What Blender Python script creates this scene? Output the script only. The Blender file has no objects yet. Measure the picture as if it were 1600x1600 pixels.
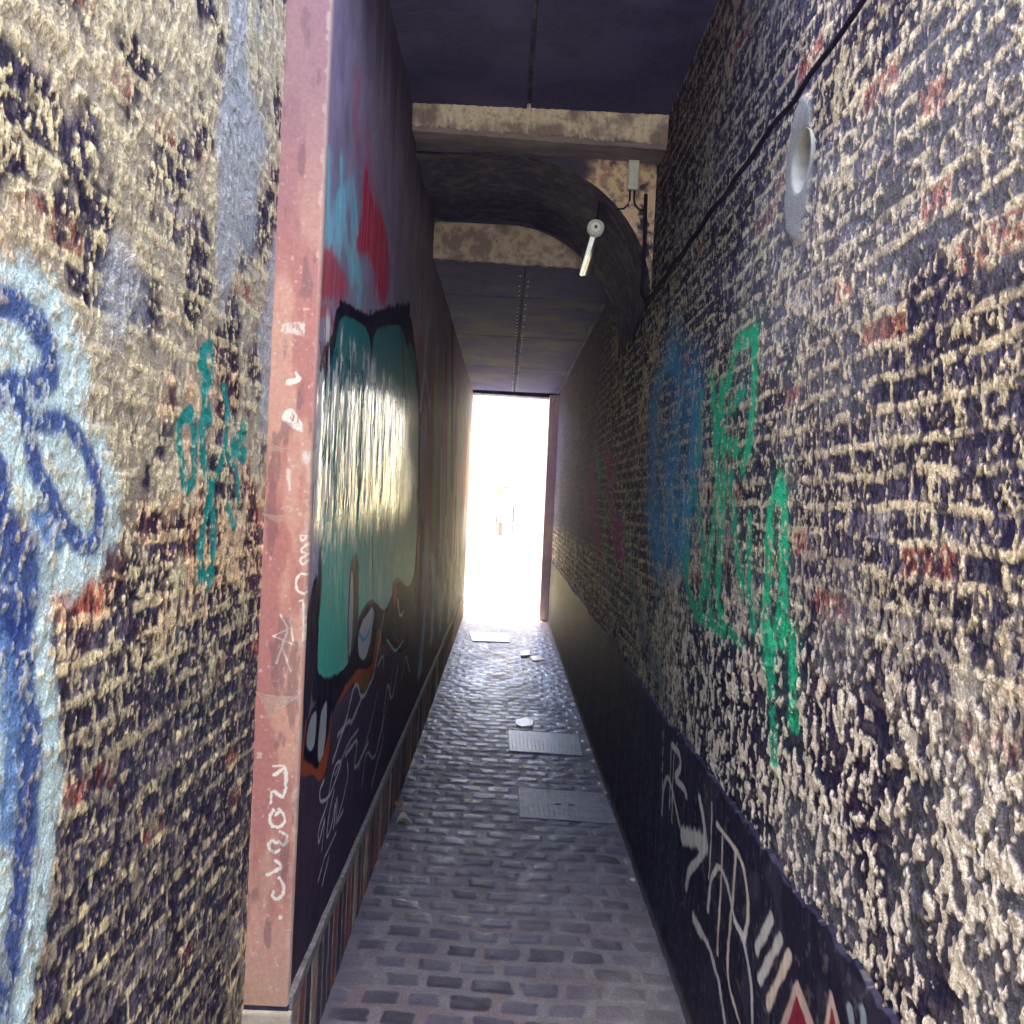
import bpy, bmesh, math, random
import numpy as np
from mathutils import Matrix, Vector
random.seed(4)
R=math.radians
sc=bpy.context.scene
col=sc.collection
EYE=1.55; F=1500.0
XL=-0.48; XR=0.635; XN=-0.585          # graffiti wall, right wall, near rubble wall
YP=2.36; YE=12.4                        # pilaster / far mouth of the passage
# ---------------------------------------------------------------- camera
cd=bpy.data.cameras.new('camera'); cam=bpy.data.objects.new('camera',cd); col.objects.link(cam)
cd.sensor_width=36; cd.lens=36*F/1600; cd.clip_start=.02; cd.clip_end=1000
CM=(Matrix.Rotation(R(-.46),4,'Z')@Matrix.Rotation(R(90-.78),4,'X')@Matrix.Rotation(R(2.7),4,'Z'))
CM=Matrix.Translation((0,0,EYE))@CM
cam.matrix_world=CM; sc.camera=cam
R3=np.array(CM.to_3x3())
def ray(px,py):
    return R3@np.array([(px-800)/F,-(py-800)/F,-1.0])
def onx(p,X):      # photo point -> (y,z) on a wall plane x=X
    d=ray(*p); t=X/d[0]; return (d[1]*t, EYE+d[2]*t)
def ony(p,Y):      # photo point -> (x,z) on a plane facing the viewer
    d=ray(*p); t=Y/d[1]; return (d[0]*t, EYE+d[2]*t)
def onz(p,Z=0.):   # photo point -> (x,y) on the ground
    d=ray(*p); t=(Z-EYE)/d[2]; return (d[0]*t, d[1]*t)
# ---------------------------------------------------------------- noise (numpy)
def hsh(ix,iy,s=0):
    h=(ix.astype(np.int64)*374761393+iy.astype(np.int64)*668265263+s*2147483647+s*97531)&0xffffffff
    h=((h^(h>>13))*1274126177)&0xffffffff
    h=((h^(h>>16))*2246822519)&0xffffffff
    h=h^(h>>15)
    return (h&0xffffff)/float(0xffffff)
def vn(x,y,s=0):
    xi=np.floor(x); yi=np.floor(y); fx=x-xi; fy=y-yi
    fx=fx*fx*(3-2*fx); fy=fy*fy*(3-2*fy)
    a=hsh(xi,yi,s); b=hsh(xi+1,yi,s); c=hsh(xi,yi+1,s); d=hsh(xi+1,yi+1,s)
    return (a*(1-fx)+b*fx)*(1-fy)+(c*(1-fx)+d*fx)*fy
def fbm(x,y,s=0,o=4,g=.5):
    v=0; a=1; t=0
    for i in range(o):
        v=v+a*vn(x+i*17.3,y-i*9.1,s+i); t+=a; a*=g; x=x*2.03; y=y*2.03
    return v/t
def worley(x,y,s=0):
    xi=np.floor(x); yi=np.floor(y); best=np.full(x.shape,9.); bid=np.zeros(x.shape)
    for i in (-1,0,1):
        for j in (-1,0,1):
            cx=xi+i; cy=yi+j
            dx=cx+hsh(cx,cy,s)-x; dy=cy+hsh(cx,cy,s+7)-y; d=dx*dx+dy*dy
            m=d<best; best=np.where(m,d,best); bid=np.where(m,hsh(cx,cy,s+13),bid)
    return np.sqrt(best),bid
def ss(a,b,x):
    t=np.clip((x-a)/(b-a),0,1); return t*t*(3-2*t)
def mix(a,b,m): return a+(b-a)*m[...,None]
C=lambda *c: np.array(c,float)
# ---------------------------------------------------------------- object helpers
def tag(o,label=None,cat=None,group=None,kind=None):
    if label: o['label']=label
    if cat: o['category']=cat
    if group: o['group']=group
    if kind: o['kind']=kind
    return o
def empty(name,loc,label,cat,group=None):
    o=bpy.data.objects.new(name,None); col.objects.link(o); o.location=loc; o.empty_display_size=.1
    return tag(o,label,cat,group)
def link(name,me,mat,parent=None):
    o=bpy.data.objects.new(name,me); col.objects.link(o)
    if mat: me.materials.append(mat)
    if parent:
        o.parent=parent
        o.location=-Vector(parent.location)
    return o
def grid(name,P,colr,mat,parent=None,back=None):
    """P (n,m,3) surface, colr (n,m,4); back = direction+depth: closes the sheet into a block"""
    n,m,_=P.shape
    idx=np.arange(n*m).reshape(n,m)
    q=np.stack([idx[:-1,:-1],idx[1:,:-1],idx[1:,1:],idx[:-1,1:]],-1).reshape(-1,4)
    V=P.reshape(-1,3); Cc=colr.reshape(-1,4)
    if back is not None:
        ring=np.concatenate([idx[0,:],idx[1:,-1],idx[-1,-2::-1],idx[-2:0:-1,0]])
        k=len(ring); bv=V[ring].copy()
        ax=int(np.argmax(np.abs(back))); bv[:,ax]=back[ax]
        base=n*m; V=np.concatenate([V,bv]); Cc=np.concatenate([Cc,Cc[ring]])
        nx=(np.arange(k)+1)%k
        sk=np.stack([ring,ring[nx],base+nx,base+np.arange(k)],-1)
        q=np.concatenate([q,sk])
    me=bpy.data.meshes.new(name)
    me.vertices.add(len(V)); me.vertices.foreach_set('co',V.astype(np.float32).ravel())
    nf=len(q); cap=0
    me.loops.add(nf*4); me.polygons.add(nf)
    me.loops.foreach_set('vertex_index',q.astype(np.int32).ravel())
    me.polygons.foreach_set('loop_start',np.arange(0,nf*4,4,dtype=np.int32))
    me.polygons.foreach_set('loop_total',np.full(nf,4,dtype=np.int32))
    me.polygons.foreach_set('use_smooth',np.ones(nf,dtype=bool))
    a=me.color_attributes.new('Col','FLOAT_COLOR','POINT')
    a.data.foreach_set('color',Cc.astype(np.float32).ravel())
    me.update(calc_edges=True); me.validate()
    return link(name,me,mat,parent)
def box(bm,lo,hi,bev=0):
    g=bmesh.ops.create_cube(bm,size=1)['verts']
    for v in g: v.co=Vector([(lo[i]+hi[i])/2+v.co[i]*(hi[i]-lo[i]) for i in range(3)])
    if bev:
        es=list({e for v in g for e in v.link_edges})
        bmesh.ops.bevel(bm,geom=es,offset=bev,segments=2,affect='EDGES',profile=.6)
def tube(bm,pts,r,seg=10,cap=True,radii=None):
    pts=[Vector(p) for p in pts]; rings=[]
    up=Vector((0,0,1))
    for i,p in enumerate(pts):
        d=(pts[min(i+1,len(pts)-1)]-pts[max(i-1,0)]).normalized()
        a=d.cross(up if abs(d.z)<.95 else Vector((1,0,0))).normalized(); b=d.cross(a)
        rr=radii[i] if radii else r
        rings.append([bm.verts.new(p+rr*(math.cos(2*math.pi*k/seg)*a+math.sin(2*math.pi*k/seg)*b)) for k in range(seg)])
    for i in range(len(rings)-1):
        for k in range(seg):
            f=bm.faces.new((rings[i][k],rings[i][(k+1)%seg],rings[i+1][(k+1)%seg],rings[i+1][k])); f.smooth=True
    if cap:
        bm.faces.new(rings[0][::-1]); bm.faces.new(rings[-1])
def obj(name,bm,mat,parent=None):
    bmesh.ops.recalc_face_normals(bm,faces=bm.faces)
    me=bpy.data.meshes.new(name); bm.to_mesh(me); bm.free()
    return link(name,me,mat,parent)
# ---------------------------------------------------------------- materials
def newmat(name):
    m=bpy.data.materials.new(name); m.use_nodes=True; nt=m.node_tree
    return m,nt,nt.nodes['Principled BSDF']
def vmat(name,nscale=120,namp=.5,bump=.4,bdist=.004,spec=.4,stretch=(1,1,1),bscale=None):
    """colour and roughness come from the vertex attribute, broken up by fine noise"""
    m,nt,b=newmat(name); N=nt.nodes; L=nt.links
    at=N.new('ShaderNodeAttribute'); at.attribute_name='Col'
    tc=N.new('ShaderNodeTexCoord'); mp=N.new('ShaderNodeMapping'); mp.inputs['Scale'].default_value=stretch
    L.new(tc.outputs['Object'],mp.inputs['Vector'])
    no=N.new('ShaderNodeTexNoise'); no.inputs['Scale'].default_value=nscale; no.inputs['Detail'].default_value=5; no.inputs['Roughness'].default_value=.65
    L.new(mp.outputs[0],no.inputs['Vector'])
    mr=N.new('ShaderNodeMapRange'); mr.inputs['From Min'].default_value=.3; mr.inputs['From Max'].default_value=.7
    mr.inputs['To Min'].default_value=1-namp; mr.inputs['To Max'].default_value=1+namp
    L.new(no.outputs['Fac'],mr.inputs['Value'])
    vm=N.new('ShaderNodeVectorMath'); vm.operation='SCALE'
    L.new(at.outputs['Color'],vm.inputs[0]); L.new(mr.outputs[0],vm.inputs['Scale'])
    L.new(vm.outputs[0],b.inputs['Base Color']); L.new(at.outputs['Alpha'],b.inputs['Roughness'])
    b.inputs['Specular IOR Level'].default_value=spec
    n2=N.new('ShaderNodeTexNoise'); n2.inputs['Scale'].default_value=bscale or nscale; n2.inputs['Detail'].default_value=4
    L.new(mp.outputs[0],n2.inputs['Vector'])
    bp=N.new('ShaderNodeBump'); bp.inputs['Strength'].default_value=bump; bp.inputs['Distance'].default_value=bdist
    L.new(n2.outputs['Fac'],bp.inputs['Height']); L.new(bp.outputs[0],b.inputs['Normal'])
    return m
def nmat(name,c1,c2,scale=8,rough=.7,bump=.3,bscale=60,bdist=.003,metal=0,lo=.35,hi=.65,c3=None,s3=3,spec=.4,stretch=(1,1,1)):
    m,nt,b=newmat(name); N=nt.nodes; L=nt.links
    tc=N.new('ShaderNodeTexCoord'); mp=N.new('ShaderNodeMapping'); mp.inputs['Scale'].default_value=stretch
    L.new(tc.outputs['Object'],mp.inputs['Vector'])
    no=N.new('ShaderNodeTexNoise'); no.inputs['Scale'].default_value=scale; no.inputs['Detail'].default_value=8; no.inputs['Roughness'].default_value=.65
    L.new(mp.outputs[0],no.inputs['Vector'])
    rp=N.new('ShaderNodeValToRGB'); e=rp.color_ramp.elements
    e[0].position=lo; e[0].color=(*c1,1); e[1].position=hi; e[1].color=(*c2,1)
    L.new(no.outputs['Fac'],rp.inputs['Fac']); out=rp.outputs['Color']
    if c3:
        n3=N.new('ShaderNodeTexNoise'); n3.inputs['Scale'].default_value=s3; n3.inputs['Detail'].default_value=6
        L.new(mp.outputs[0],n3.inputs['Vector'])
        r3=N.new('ShaderNodeMapRange'); r3.inputs['From Min'].default_value=.5; r3.inputs['From Max'].default_value=.6
        L.new(n3.outputs['Fac'],r3.inputs['Value'])
        mx=N.new('ShaderNodeMix'); mx.data_type='RGBA'; mx.inputs['B'].default_value=(*c3,1)
        L.new(r3.outputs[0],mx.inputs['Factor']); L.new(out,mx.inputs['A']); out=mx.outputs['Result']
    L.new(out,b.inputs['Base Color'])
    b.inputs['Roughness'].default_value=rough; b.inputs['Metallic'].default_value=metal; b.inputs['Specular IOR Level'].default_value=spec
    n2=N.new('ShaderNodeTexNoise'); n2.inputs['Scale'].default_value=bscale; n2.inputs['Detail'].default_value=6
    L.new(mp.outputs[0],n2.inputs['Vector'])
    bp=N.new('ShaderNodeBump'); bp.inputs['Strength'].default_value=bump; bp.inputs['Distance'].default_value=bdist
    L.new(n2.outputs['Fac'],bp.inputs['Height']); L.new(bp.outputs[0],b.inputs['Normal'])
    return m
M_rough=vmat('weathered_brick',260,.5,.7,.004,.1)
M_plaster=vmat('painted_plaster',60,.16,.55,.006,.38,(1,1,.22),22)
M_dado=vmat('black_gloss_paint',40,.25,.5,.006,.10,(1,1,.3))
M_strip=vmat('pink_paint',90,.13,.4,.002,.4)
M_floor=vmat('sett_stone',140,.3,.6,.003,.4)
M_plinth=vmat('plinth_brick',150,.35,.7,.004,.3)
NAVY=(.040,.036,.078)
M_ceil=nmat('dark_board',(.018,.018,.078),(.040,.040,.13),34,.8,.8,50,.006,c3=(.050,.050,.145),s3=3.2)
M_ceil2=nmat('far_board',(.036,.042,.19),(.065,.072,.26),9,.85,.4,60,.003,c3=(.11,.11,.2),s3=1.3,spec=.05)
M_cream=nmat('peeling_cream',(.30,.25,.22),(.58,.53,.44),30,.8,.8,70,.006,lo=.34,hi=.52,c3=(.22,.18,.18),s3=7)
M_cream2=nmat('stained_plaster',(.24,.19,.17),(.42,.37,.31),26,.85,.8,70,.006,lo=.38,hi=.55,c3=(.2,.16,.15),s3=8)
M_beamg=nmat('grey_timber',(.11,.095,.115),(.24,.21,.22),10,.8,.6,40,.005,stretch=(.3,1,1))
M_soot=nmat('sooty_plaster',(.013,.012,.040),(.040,.036,.078),12,.85,.8,30,.012,c3=(.075,.07,.11),s3=16)
M_cable=nmat('black_cable',(.006,.006,.016),(.015,.014,.03),30,.9,.2,spec=.05)
M_lamp=nmat('lamp_white',(.72,.74,.68),(.85,.86,.78),6,.35,.05)
M_lampd=nmat('lamp_grey',(.06,.06,.09),(.10,.10,.13),12,.35,.1)
M_box=nmat('grey_plastic',(.42,.47,.46),(.55,.60,.58),14,.5,.1)
M_metal=nmat('worn_steel',(.34,.33,.29),(.52,.50,.42),30,.42,.5,160,.002,metal=.2)
M_cover=nmat('steel_cover',(.24,.225,.22),(.40,.37,.33),18,.5,.4,220,.002,metal=.15)
M_cement=nmat('grey_cement',(.24,.25,.23),(.38,.38,.33),20,.8,.4,90,.003)
M_stone=nmat('cream_stone',(.45,.37,.24),(.68,.60,.42),14,.85,.6,60,.005)
M_house=nmat('cream_render',(.66,.62,.44),(.72,.68,.50),3,.9,.2)
M_pave=nmat('pale_paving',(.50,.47,.33),(.58,.54,.38),5,.8,.3)
M_roofm=nmat('clay_tiles',(.5,.46,.34),(.56,.51,.38),6,.9,.4)
M_glass=nmat('dark_window',(.25,.25,.22),(.35,.34,.3),3,.2,0)
M_iron=nmat('dark_iron',(.05,.05,.07),(.09,.09,.10),10,.5,.1)
M_leaf=nmat('leaf_green',(.10,.20,.03),(.22,.34,.06),12,.7,.2)
M_web=nmat('dusty_web',(.55,.48,.32),(.75,.68,.48),60,.95,.5,120,.002)
M_pale=nmat('pale_worn_stone',(.5,.48,.38),(.7,.67,.52),30,.32,.3,80,.003)
M_glow=nmat('lamp_glow',(.8,.82,.76),(.9,.9,.82),6,.35,.05); M_glow.node_tree.nodes['Principled BSDF'].inputs['Emission Color'].default_value=(.9,1,.92,1); M_glow.node_tree.nodes['Principled BSDF'].inputs['Emission Strength'].default_value=.03
M_cob=nmat('cobweb_silk',(.85,.78,.60),(.92,.86,.70),60,.95,.5,120,.002)
_b=M_cob.node_tree.nodes['Principled BSDF']; _n=M_cob.node_tree.nodes.new('ShaderNodeTexNoise'); _n.inputs['Scale'].default_value=70; _n.inputs['Detail'].default_value=6
_m=M_cob.node_tree.nodes.new('ShaderNodeMapRange'); _m.inputs['From Min'].default_value=.38; _m.inputs['From Max'].default_value=.66; _m.inputs['To Max'].default_value=.85
M_cob.node_tree.links.new(_n.outputs['Fac'],_m.inputs['Value']); M_cob.node_tree.links.new(_m.outputs[0],_b.inputs['Alpha'])
M_dead=nmat('dry_leaf',(.80,.50,.20),(.90,.62,.30),30,.8,.4)
M_jamb=nmat('jamb_plaster',(.66,.52,.50),(.80,.68,.60),10,.75,.5,50,.005)
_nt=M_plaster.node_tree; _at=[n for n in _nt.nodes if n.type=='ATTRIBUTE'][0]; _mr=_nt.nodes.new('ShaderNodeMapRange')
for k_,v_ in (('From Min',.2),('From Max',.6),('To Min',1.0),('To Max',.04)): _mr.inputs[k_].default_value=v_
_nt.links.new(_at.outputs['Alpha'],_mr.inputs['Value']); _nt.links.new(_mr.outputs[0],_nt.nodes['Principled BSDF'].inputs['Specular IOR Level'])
# ---------------------------------------------------------------- painting in wall metres
def dseg(S,T,pts):
    d=np.full(S.shape,9.)
    for (a,b),(c,e) in zip(pts[:-1],pts[1:]):
        vx,vy=c-a,e-b; L2=vx*vx+vy*vy+1e-12
        u=np.clip(((S-a)*vx+(T-b)*vy)/L2,0,1)
        d=np.minimum(d,np.hypot(S-a-u*vx,T-b-u*vy))
    return d
def inpoly(S,T,pts):
    ins=np.zeros(S.shape,bool); n=len(pts)
    for i in range(n):
        x1,y1=pts[i]; x2,y2=pts[(i+1)%n]
        if y1==y2: continue
        c=((y1>T)!=(y2>T))&(S<(x2-x1)*(T-y1)/(y2-y1)+x1); ins^=c
    return ins
class Paint:
    """S,T wall coordinates in metres; conv turns a photo point into them; wS stretches the brush along the wall"""
    def __init__(s,S,T,colr,conv,ws=1.,jit=.004,seed=50):
        s.S=S; s.T=T; s.c=colr; s.conv=conv; s.ws=ws
        s.sm=2
        s.j=(fbm(S*30,T*30,seed,3)-.5); s.j2=fbm(S*9,T*60,seed+5,3)
    def box_(s,pts,m):
        a=[p[0] for p in pts]; b=[p[1] for p in pts]
        k=(s.S>min(a)-m)&(s.S<max(a)+m)&(s.T>min(b)-m)&(s.T<max(b)+m); return k
    def chk(s,p,closed):
        for _ in range(s.sm):
            if len(p)<3: break
            q=[]
            m=len(p) if closed else len(p)-1
            if not closed: q.append(p[0])
            for i in range(m):
                a=p[i]; b=p[(i+1)%len(p)]
                q+=[(a[0]*.8+b[0]*.2,a[1]*.8+b[1]*.2),(a[0]*.2+b[0]*.8,a[1]*.2+b[1]*.8)]
            if not closed: q.append(p[-1])
            p=q
        return p
    def stroke(s,pts,w,c,op=1.,blur=.3,rough=None,drip=0.,keep=None,org=(0,0),sc=1.):
        pts=s.chk(pts,False)
        pts=[s.conv((org[0]+p[0]/sc,org[1]+p[1]/sc)) for p in pts]
        pts2=[(a/s.ws,b) for a,b in pts]
        k=s.box_(pts,w*3*s.ws)
        if not k.any(): return
        d=dseg(s.S[k]/s.ws,s.T[k],pts2)+s.j[k]*w*.5
        m=op*(1-ss(w*.5*(1-blur),w*.5*(1+blur),d))
        if keep is not None: m=m*keep[k]
        s.c[k,:3]=mix(s.c[k,:3],C(*c),m)
        if rough is not None: s.c[k,3]=s.c[k,3]*(1-m)+rough*m
    def poly(s,pts,c,op=1.,soft=.006,rough=None,keep=None,org=(0,0),sc=1.,c2=None):
        pts=s.chk(pts,True)
        pts=[s.conv((org[0]+p[0]/sc,org[1]+p[1]/sc)) for p in pts]
        k=s.box_(pts,.1)
        if not k.any(): return
        S=s.S[k]+s.j[k]*soft*2; T=s.T[k]+s.j[k]*soft*2
        ins=inpoly(S,T,pts); d=dseg(S/s.ws,T,[(a/s.ws,b) for a,b in pts+[pts[0]]])
        m=op*np.where(ins,1.,1-ss(0,soft*2,d))
        if keep is not None: m=m*keep[k]
        cc=C(*c)
        if c2 is not None:
            tt=[p[1] for p in pts]; g=ss(min(tt),max(tt),T); cc=C(*c)+(C(*c2)-C(*c))*g[:,None]
        s.c[k,:3]=mix(s.c[k,:3],cc,m)
        if rough is not None: s.c[k,3]=s.c[k,3]*(1-m)+rough*m
def brick(S,T,L,H,seed,warp=.012):
    s=S+warp*(fbm(S*14,T*14,seed,3)-.5)*2; t=T+warp*.8*(fbm(S*11,T*16,seed+3,3)-.5)*2
    row=np.floor(t/H); off=hsh(row,row*0,seed+9)*L*2
    u=(s+off)/L; c=np.floor(u); pair=np.floor(c/2); st=hsh(row,pair,seed+1)>.45
    fu=u-c; even=(c%2)==0
    dl=fu*L; dr=(1-fu)*L
    dl=np.where(st&~even,9,dl); dr=np.where(st&even,9,dr)
    fv=t/H-row; dv=np.minimum(fv,1-fv)*H
    d=np.minimum(np.minimum(dl,dr)+.003,dv-.0015)
    cid=np.where(st,pair*2+.5,c)*2
    return d,hsh(row,cid,seed+2),hsh(row,cid,seed+4)
def inv(a,b,n): return 1/np.linspace(1/a,1/b,n)
def rubble(S,T,seed,side):
    """albedo and relief of the old eroded brickwork"""
    d,r,r2=brick(S,T,.098,.054,seed,.011)
    n1=fbm(S*44,T*38,seed+20,4); n2=fbm(S*105,T*84,seed+30,3); big=fbm(S*2.4,T*2.0,seed+40,4); med=fbm(S*9,T*11,seed+50,4)
    n4=fbm(S*170,T*95,seed+110,3)
    mort=(1-ss(.0035,.0085,d+(n1-.5)*.012+(med-.5)*.008))*ss(.28,.42,fbm(S*16,T*16,seed+90,2))
    c=np.empty(S.shape+(3,)); c[:]=C(.052,.047,.072)
    c=mix(c,C(.085,.077,.105),((r>.45)&(r<.66))*1.)
    c=mix(c,C(.21,.19,.20),((r>=.66)&(r<.72))*1.)
    c=mix(c,C(.27,.10,.075),((r>=.84)&(r<.90))*1.)
    c=c*(.6+.8*r2)[...,None]*(.45+1.1*ss(.3,.7,n4))[...,None]
    lime=C(.90,.80,.46) if side=='L' else C(.70,.60,.39)
    lm=lime*(.62+.5*ss(.3,.65,n4))[...,None]
    c=mix(c,lm,mort*(.6+.4*ss(.3,.55,med)))
    sm=ss(.53 if side=='L' else .55,.60,big*.45+med*.30+n1*.25)
    c=mix(c,lm*.9,sm*.8)
    sp=ss(.552 if side=='L' else .570,.60,n2*.55+n1*.45); c=mix(c,lm,sp*.85)
    dk=ss(.575,.615,fbm(S*66,T*44,seed+60,4)); c=mix(c,C(.020,.017,.052),dk*.85)
    pb=.75*fbm(S*62+3*med,T*42,seed+70,3)+.25*fbm(S*24,T*18,seed+72,3); peb=ss(.50,.54,pb-.10*ss(.50,.38,med))
    h=.0008*mort+.0014*(n1-.5)*2+.0011*(n2-.5)*2+.0010*(n4-.5)+.001*sm+.0008*sp+.0035*(med-.5)-.0012*dk
    return c,h,dict(mort=mort,sm=sm,n1=n1,n2=n2,big=big,med=med,peb=peb,d=d,r=r,n4=n4)
# ================================================================ RIGHT WALL
ZD=.80
s=np.concatenate([np.linspace(-2.5,.95,60)[:-1],inv(.95,YE+.35,900)])
t=np.concatenate([np.linspace(ZD-.06,3.35,1000),np.linspace(3.36,3.4,3)])
S,T=np.meshgrid(s,t,indexing='ij')
c,h,q=rubble(S,T,11,'R')
# pebbly, deeply weathered zone low down near the mouth; roof's shade darkened into the colour; dark render far in
low=ss(1.55,1.15,T+.25*(q['med']-.5))*ss(4.6,2.6,S)
c=mix(c,C(.80,.72,.55)*(.6+.6*q['n4'])[...,None],low*q['peb']*.9); c=mix(c,C(.017,.015,.045),low*(1-q['peb'])*.93)
h=h+low*(.0028*q['peb']+.002*(q['n1']-.5))
c=mix(c,c*C(.42,.40,.50),ss(2.2,2.9,T+.5*(q['med']-.5))*ss(2.13,2.22,S)*.85)     # shadow of the ceiling boards painted into the wall colour
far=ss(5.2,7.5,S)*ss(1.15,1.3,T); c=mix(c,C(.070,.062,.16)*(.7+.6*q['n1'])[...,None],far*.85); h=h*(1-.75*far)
gi=ss(.5,.62,fbm(S*1.6,T*1.9,301,3))*ss(3.2,2.2,S); c=mix(c,C(.42,.44,.42)*(.6+.8*q['n2'])[...,None],gi*.18)
# cement collar and core hole
hy,hz=onx((1257,252),XR)
rr=np.hypot(S-hy,T-hz); r2=np.hypot((S-hy-.03)/1.0,(T-hz+.01)/1.75)
colm=1-ss(.085,.105,r2+(q['n1']-.5)*.02)
c=mix(c,C(.24,.25,.25)*(.8+.4*q['n2'])[...,None],colm); h=(h+.018*ss(hy-.10,hy-.16,S)*ss(1.6,2.0,T))*(1-colm)+.008*colm
h=np.where(rr<.071,-.12,h); 
h=h+0*S                                    # step where the gateway starts
rgh=np.full(S.shape,.85)
colr=np.dstack([c,rgh])
P_=Paint(S,T,colr,lambda p:onx(p,XR),1.4)
P3=Paint(S,T,colr,lambda p:onx(p,XR),3.5)
kp=np.clip(1.25-1.6*ss(.50,.66,q['n1']*.5+q['n2']*.5),0.1,1)
G1=(.02,.48,.22); G2=(.015,.38,.20); B1=(.05,.30,.50); MG=(.34,.05,.22)
for pts,w in [([(1180,520),(1150,535),(1138,600),(1120,640),(1125,690),(1150,700)],.035),([(1180,520),(1178,600),(1172,690),(1160,730)],.032),
  ([(1112,590),(1120,700),(1118,800),(1105,900),(1090,960)],.035),([(1140,740),(1145,800),(1150,850),(1160,920)],.03),([(1095,620),(1092,700),(1075,800),(1072,900)],.034),([(1128,600),(1130,700),(1128,820),(1120,920),(1130,980)],.034),([(1085,760),(1100,860),(1110,960)],.03),([(1172,810),(1170,900),(1178,980)],.026),
  ([(1218,755),(1200,800),(1202,880),(1196,960),(1200,1040)],.034),([(1218,755),(1226,800),(1222,900),(1228,980),(1238,1040),(1240,1130)],.034),
  ([(1222,930),(1210,990),(1204,1090),(1212,1190)],.026),([(1205,1000),(1235,985)],.04),([(1065,800),(1070,900),(1085,960),(1130,985)],.026),([(1140,985),(1160,1010)],.02),([(1140,640),(1160,610)],.03)]:
    P_.stroke(pts,w*1.35,G1 if w>.03 else G2,.95,.45,None,keep=kp); P_.stroke(pts,w*2.8,G2,.14,.95,keep=kp)
for pts in [[(1050,550),(1030,590),(1022,640)],[(1050,550),(1062,600),(1058,660),(1050,760)],[(1022,640),(1020,740),(1030,860)],[(1080,590),(1086,650),(1080,760),(1060,850)],[(1040,700),(1050,840)],[(1015,790),(1030,870)]]:
    P_.stroke(pts,.075,B1,.8,.6,keep=kp); P_.stroke(pts,.22,B1,.55,.95,keep=kp)
for pts in [[(925,730),(928,800),(935,850)],[(950,715),(955,790),(962,850)],[(915,760),(918,820)],[(968,820),(970,870)]]: P3.stroke(pts,.07,MG,.9,.6,keep=kp); P3.stroke(pts,.14,MG,.4,.95,keep=kp)
P3.stroke([(930,700),(935,740)],.05,B1,.7,.4,keep=kp)
P_.stroke([(985,900),(1010,1000),(1040,1090)],.12,(.03,.09,.14),.4,.6)
X=XR-h
PT=np.dstack([X,S,T])
rw=empty('brick_wall',(XR,0,0),'tall eroded brick wall on the right with green and blue spray tags above a black painted band','wall')
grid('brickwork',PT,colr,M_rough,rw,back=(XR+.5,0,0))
# ---- black painted band at its foot
s2=np.concatenate([np.linspace(-2.5,1.4,30)[:-1],inv(1.4,YE+.35,620)]); t2=np.linspace(-.05,ZD+.01,420)
S,T=np.meshgrid(s2,t2,indexing='ij')
n1=fbm(S*12,T*12,401,4); n2=fbm(S*50,T*50,402,3); st=fbm(S*24,T*3,403,3)
edge=T-(ZD-.012+.05*(fbm(S*3,T*0+3,404,3)-.5)+.03*(fbm(S*22,T*0,405,3)-.5))
c=np.empty(S.shape+(3,)); c[:]=C(.017,.016,.036)
c=mix(c,C(.028,.05,.075),ss(.45,.6,st)*ss(2.6,3.4,S)*.6); c=mix(c,C(.05,.045,.075),ss(.55,.7,n1)*.6)
c=mix(c,C(.20,.18,.17),ss(.68,.74,n2)*.35); c=mix(c,C(.22,.20,.19),ss(.06,.01,T+.03*(n1-.5))*.7)
colr=np.dstack([c,np.clip(.55+.25*n1,.3,.9)])
Pd=Paint(S,T,colr,lambda p:onx(p,XR-.012),1.5)
W=(.62,.62,.55); W2=(.72,.63,.48)
K=dict(org=(880,1080),sc=3.077)
for pts,w,cc in [([(475,590),(478,480),(500,400),(525,470),(550,600),(560,650)],.016,W),([(520,260),(515,400),(512,560)],.008,W),([(548,250),(530,330),(522,630)],.008,W),
  ([(480,190),(476,540)],.005,W),([(525,260),(560,300),(565,370),(535,420),(585,470),(590,500)],.022,W),
  ([(575,690),(640,715),(685,740)],.05,W),([(655,520),(680,640),(688,750),(660,800),(605,860),(590,940)],.026,W),([(715,540),(708,800),(700,900)],.009,W),
  ([(740,640),(835,770),(870,850),(890,1000),(885,1110),(870,1190)],.016,W2),([(870,1190),(820,1100),(790,920),(750,830),(710,900),(695,1050)],.017,W),
  ([(765,700),(762,900),(745,1150),(740,1260)],.012,W2),([(830,770),(815,1000),(790,1250),(790,1400),(850,1600)],.014,W2),([(820,1100),(870,1210),(905,1400),(910,1600)],.014,W),
  ([(630,1100),(700,1220),(750,1400),(780,1600)],.020,W),([(630,1100),(660,1160)],.035,W),([(1000,1090),(930,1240)],.024,W),([(1045,1190),(945,1390)],.024,W),([(1085,1270),(985,1510)],.022,W2),
  ([(1380,1530),(1390,1600)],.018,(.3,.38,.42)),([(1440,1540),(1445,1600)],.02,(.3,.38,.42))]:
    Pd.stroke(pts,w,cc,.9,.35,.6,**K)
Pd.sm=0
for pts in [[(1030,1660),(1125,1400),(1215,1640)],[(1255,1660),(1285,1450),(1340,1660)]]:
    Pd.poly(pts,(.55,.42,.34),1,.004,**K)
for pts in [[(1060,1660),(1125,1480),(1180,1640)],[(1275,1660),(1290,1530),(1315,1660)]]:
    Pd.poly(pts,(.22,.02,.04),1,.003,**K)
h=.012+.003*(n1-.5)+.002*(n2-.5); h=np.where(edge>0,h-.03*ss(0,.006,edge),h)
grid('painted_band',np.dstack([XR-h,S,T]),colr,M_dado,rw,back=(XR+.3,0,0))
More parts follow.
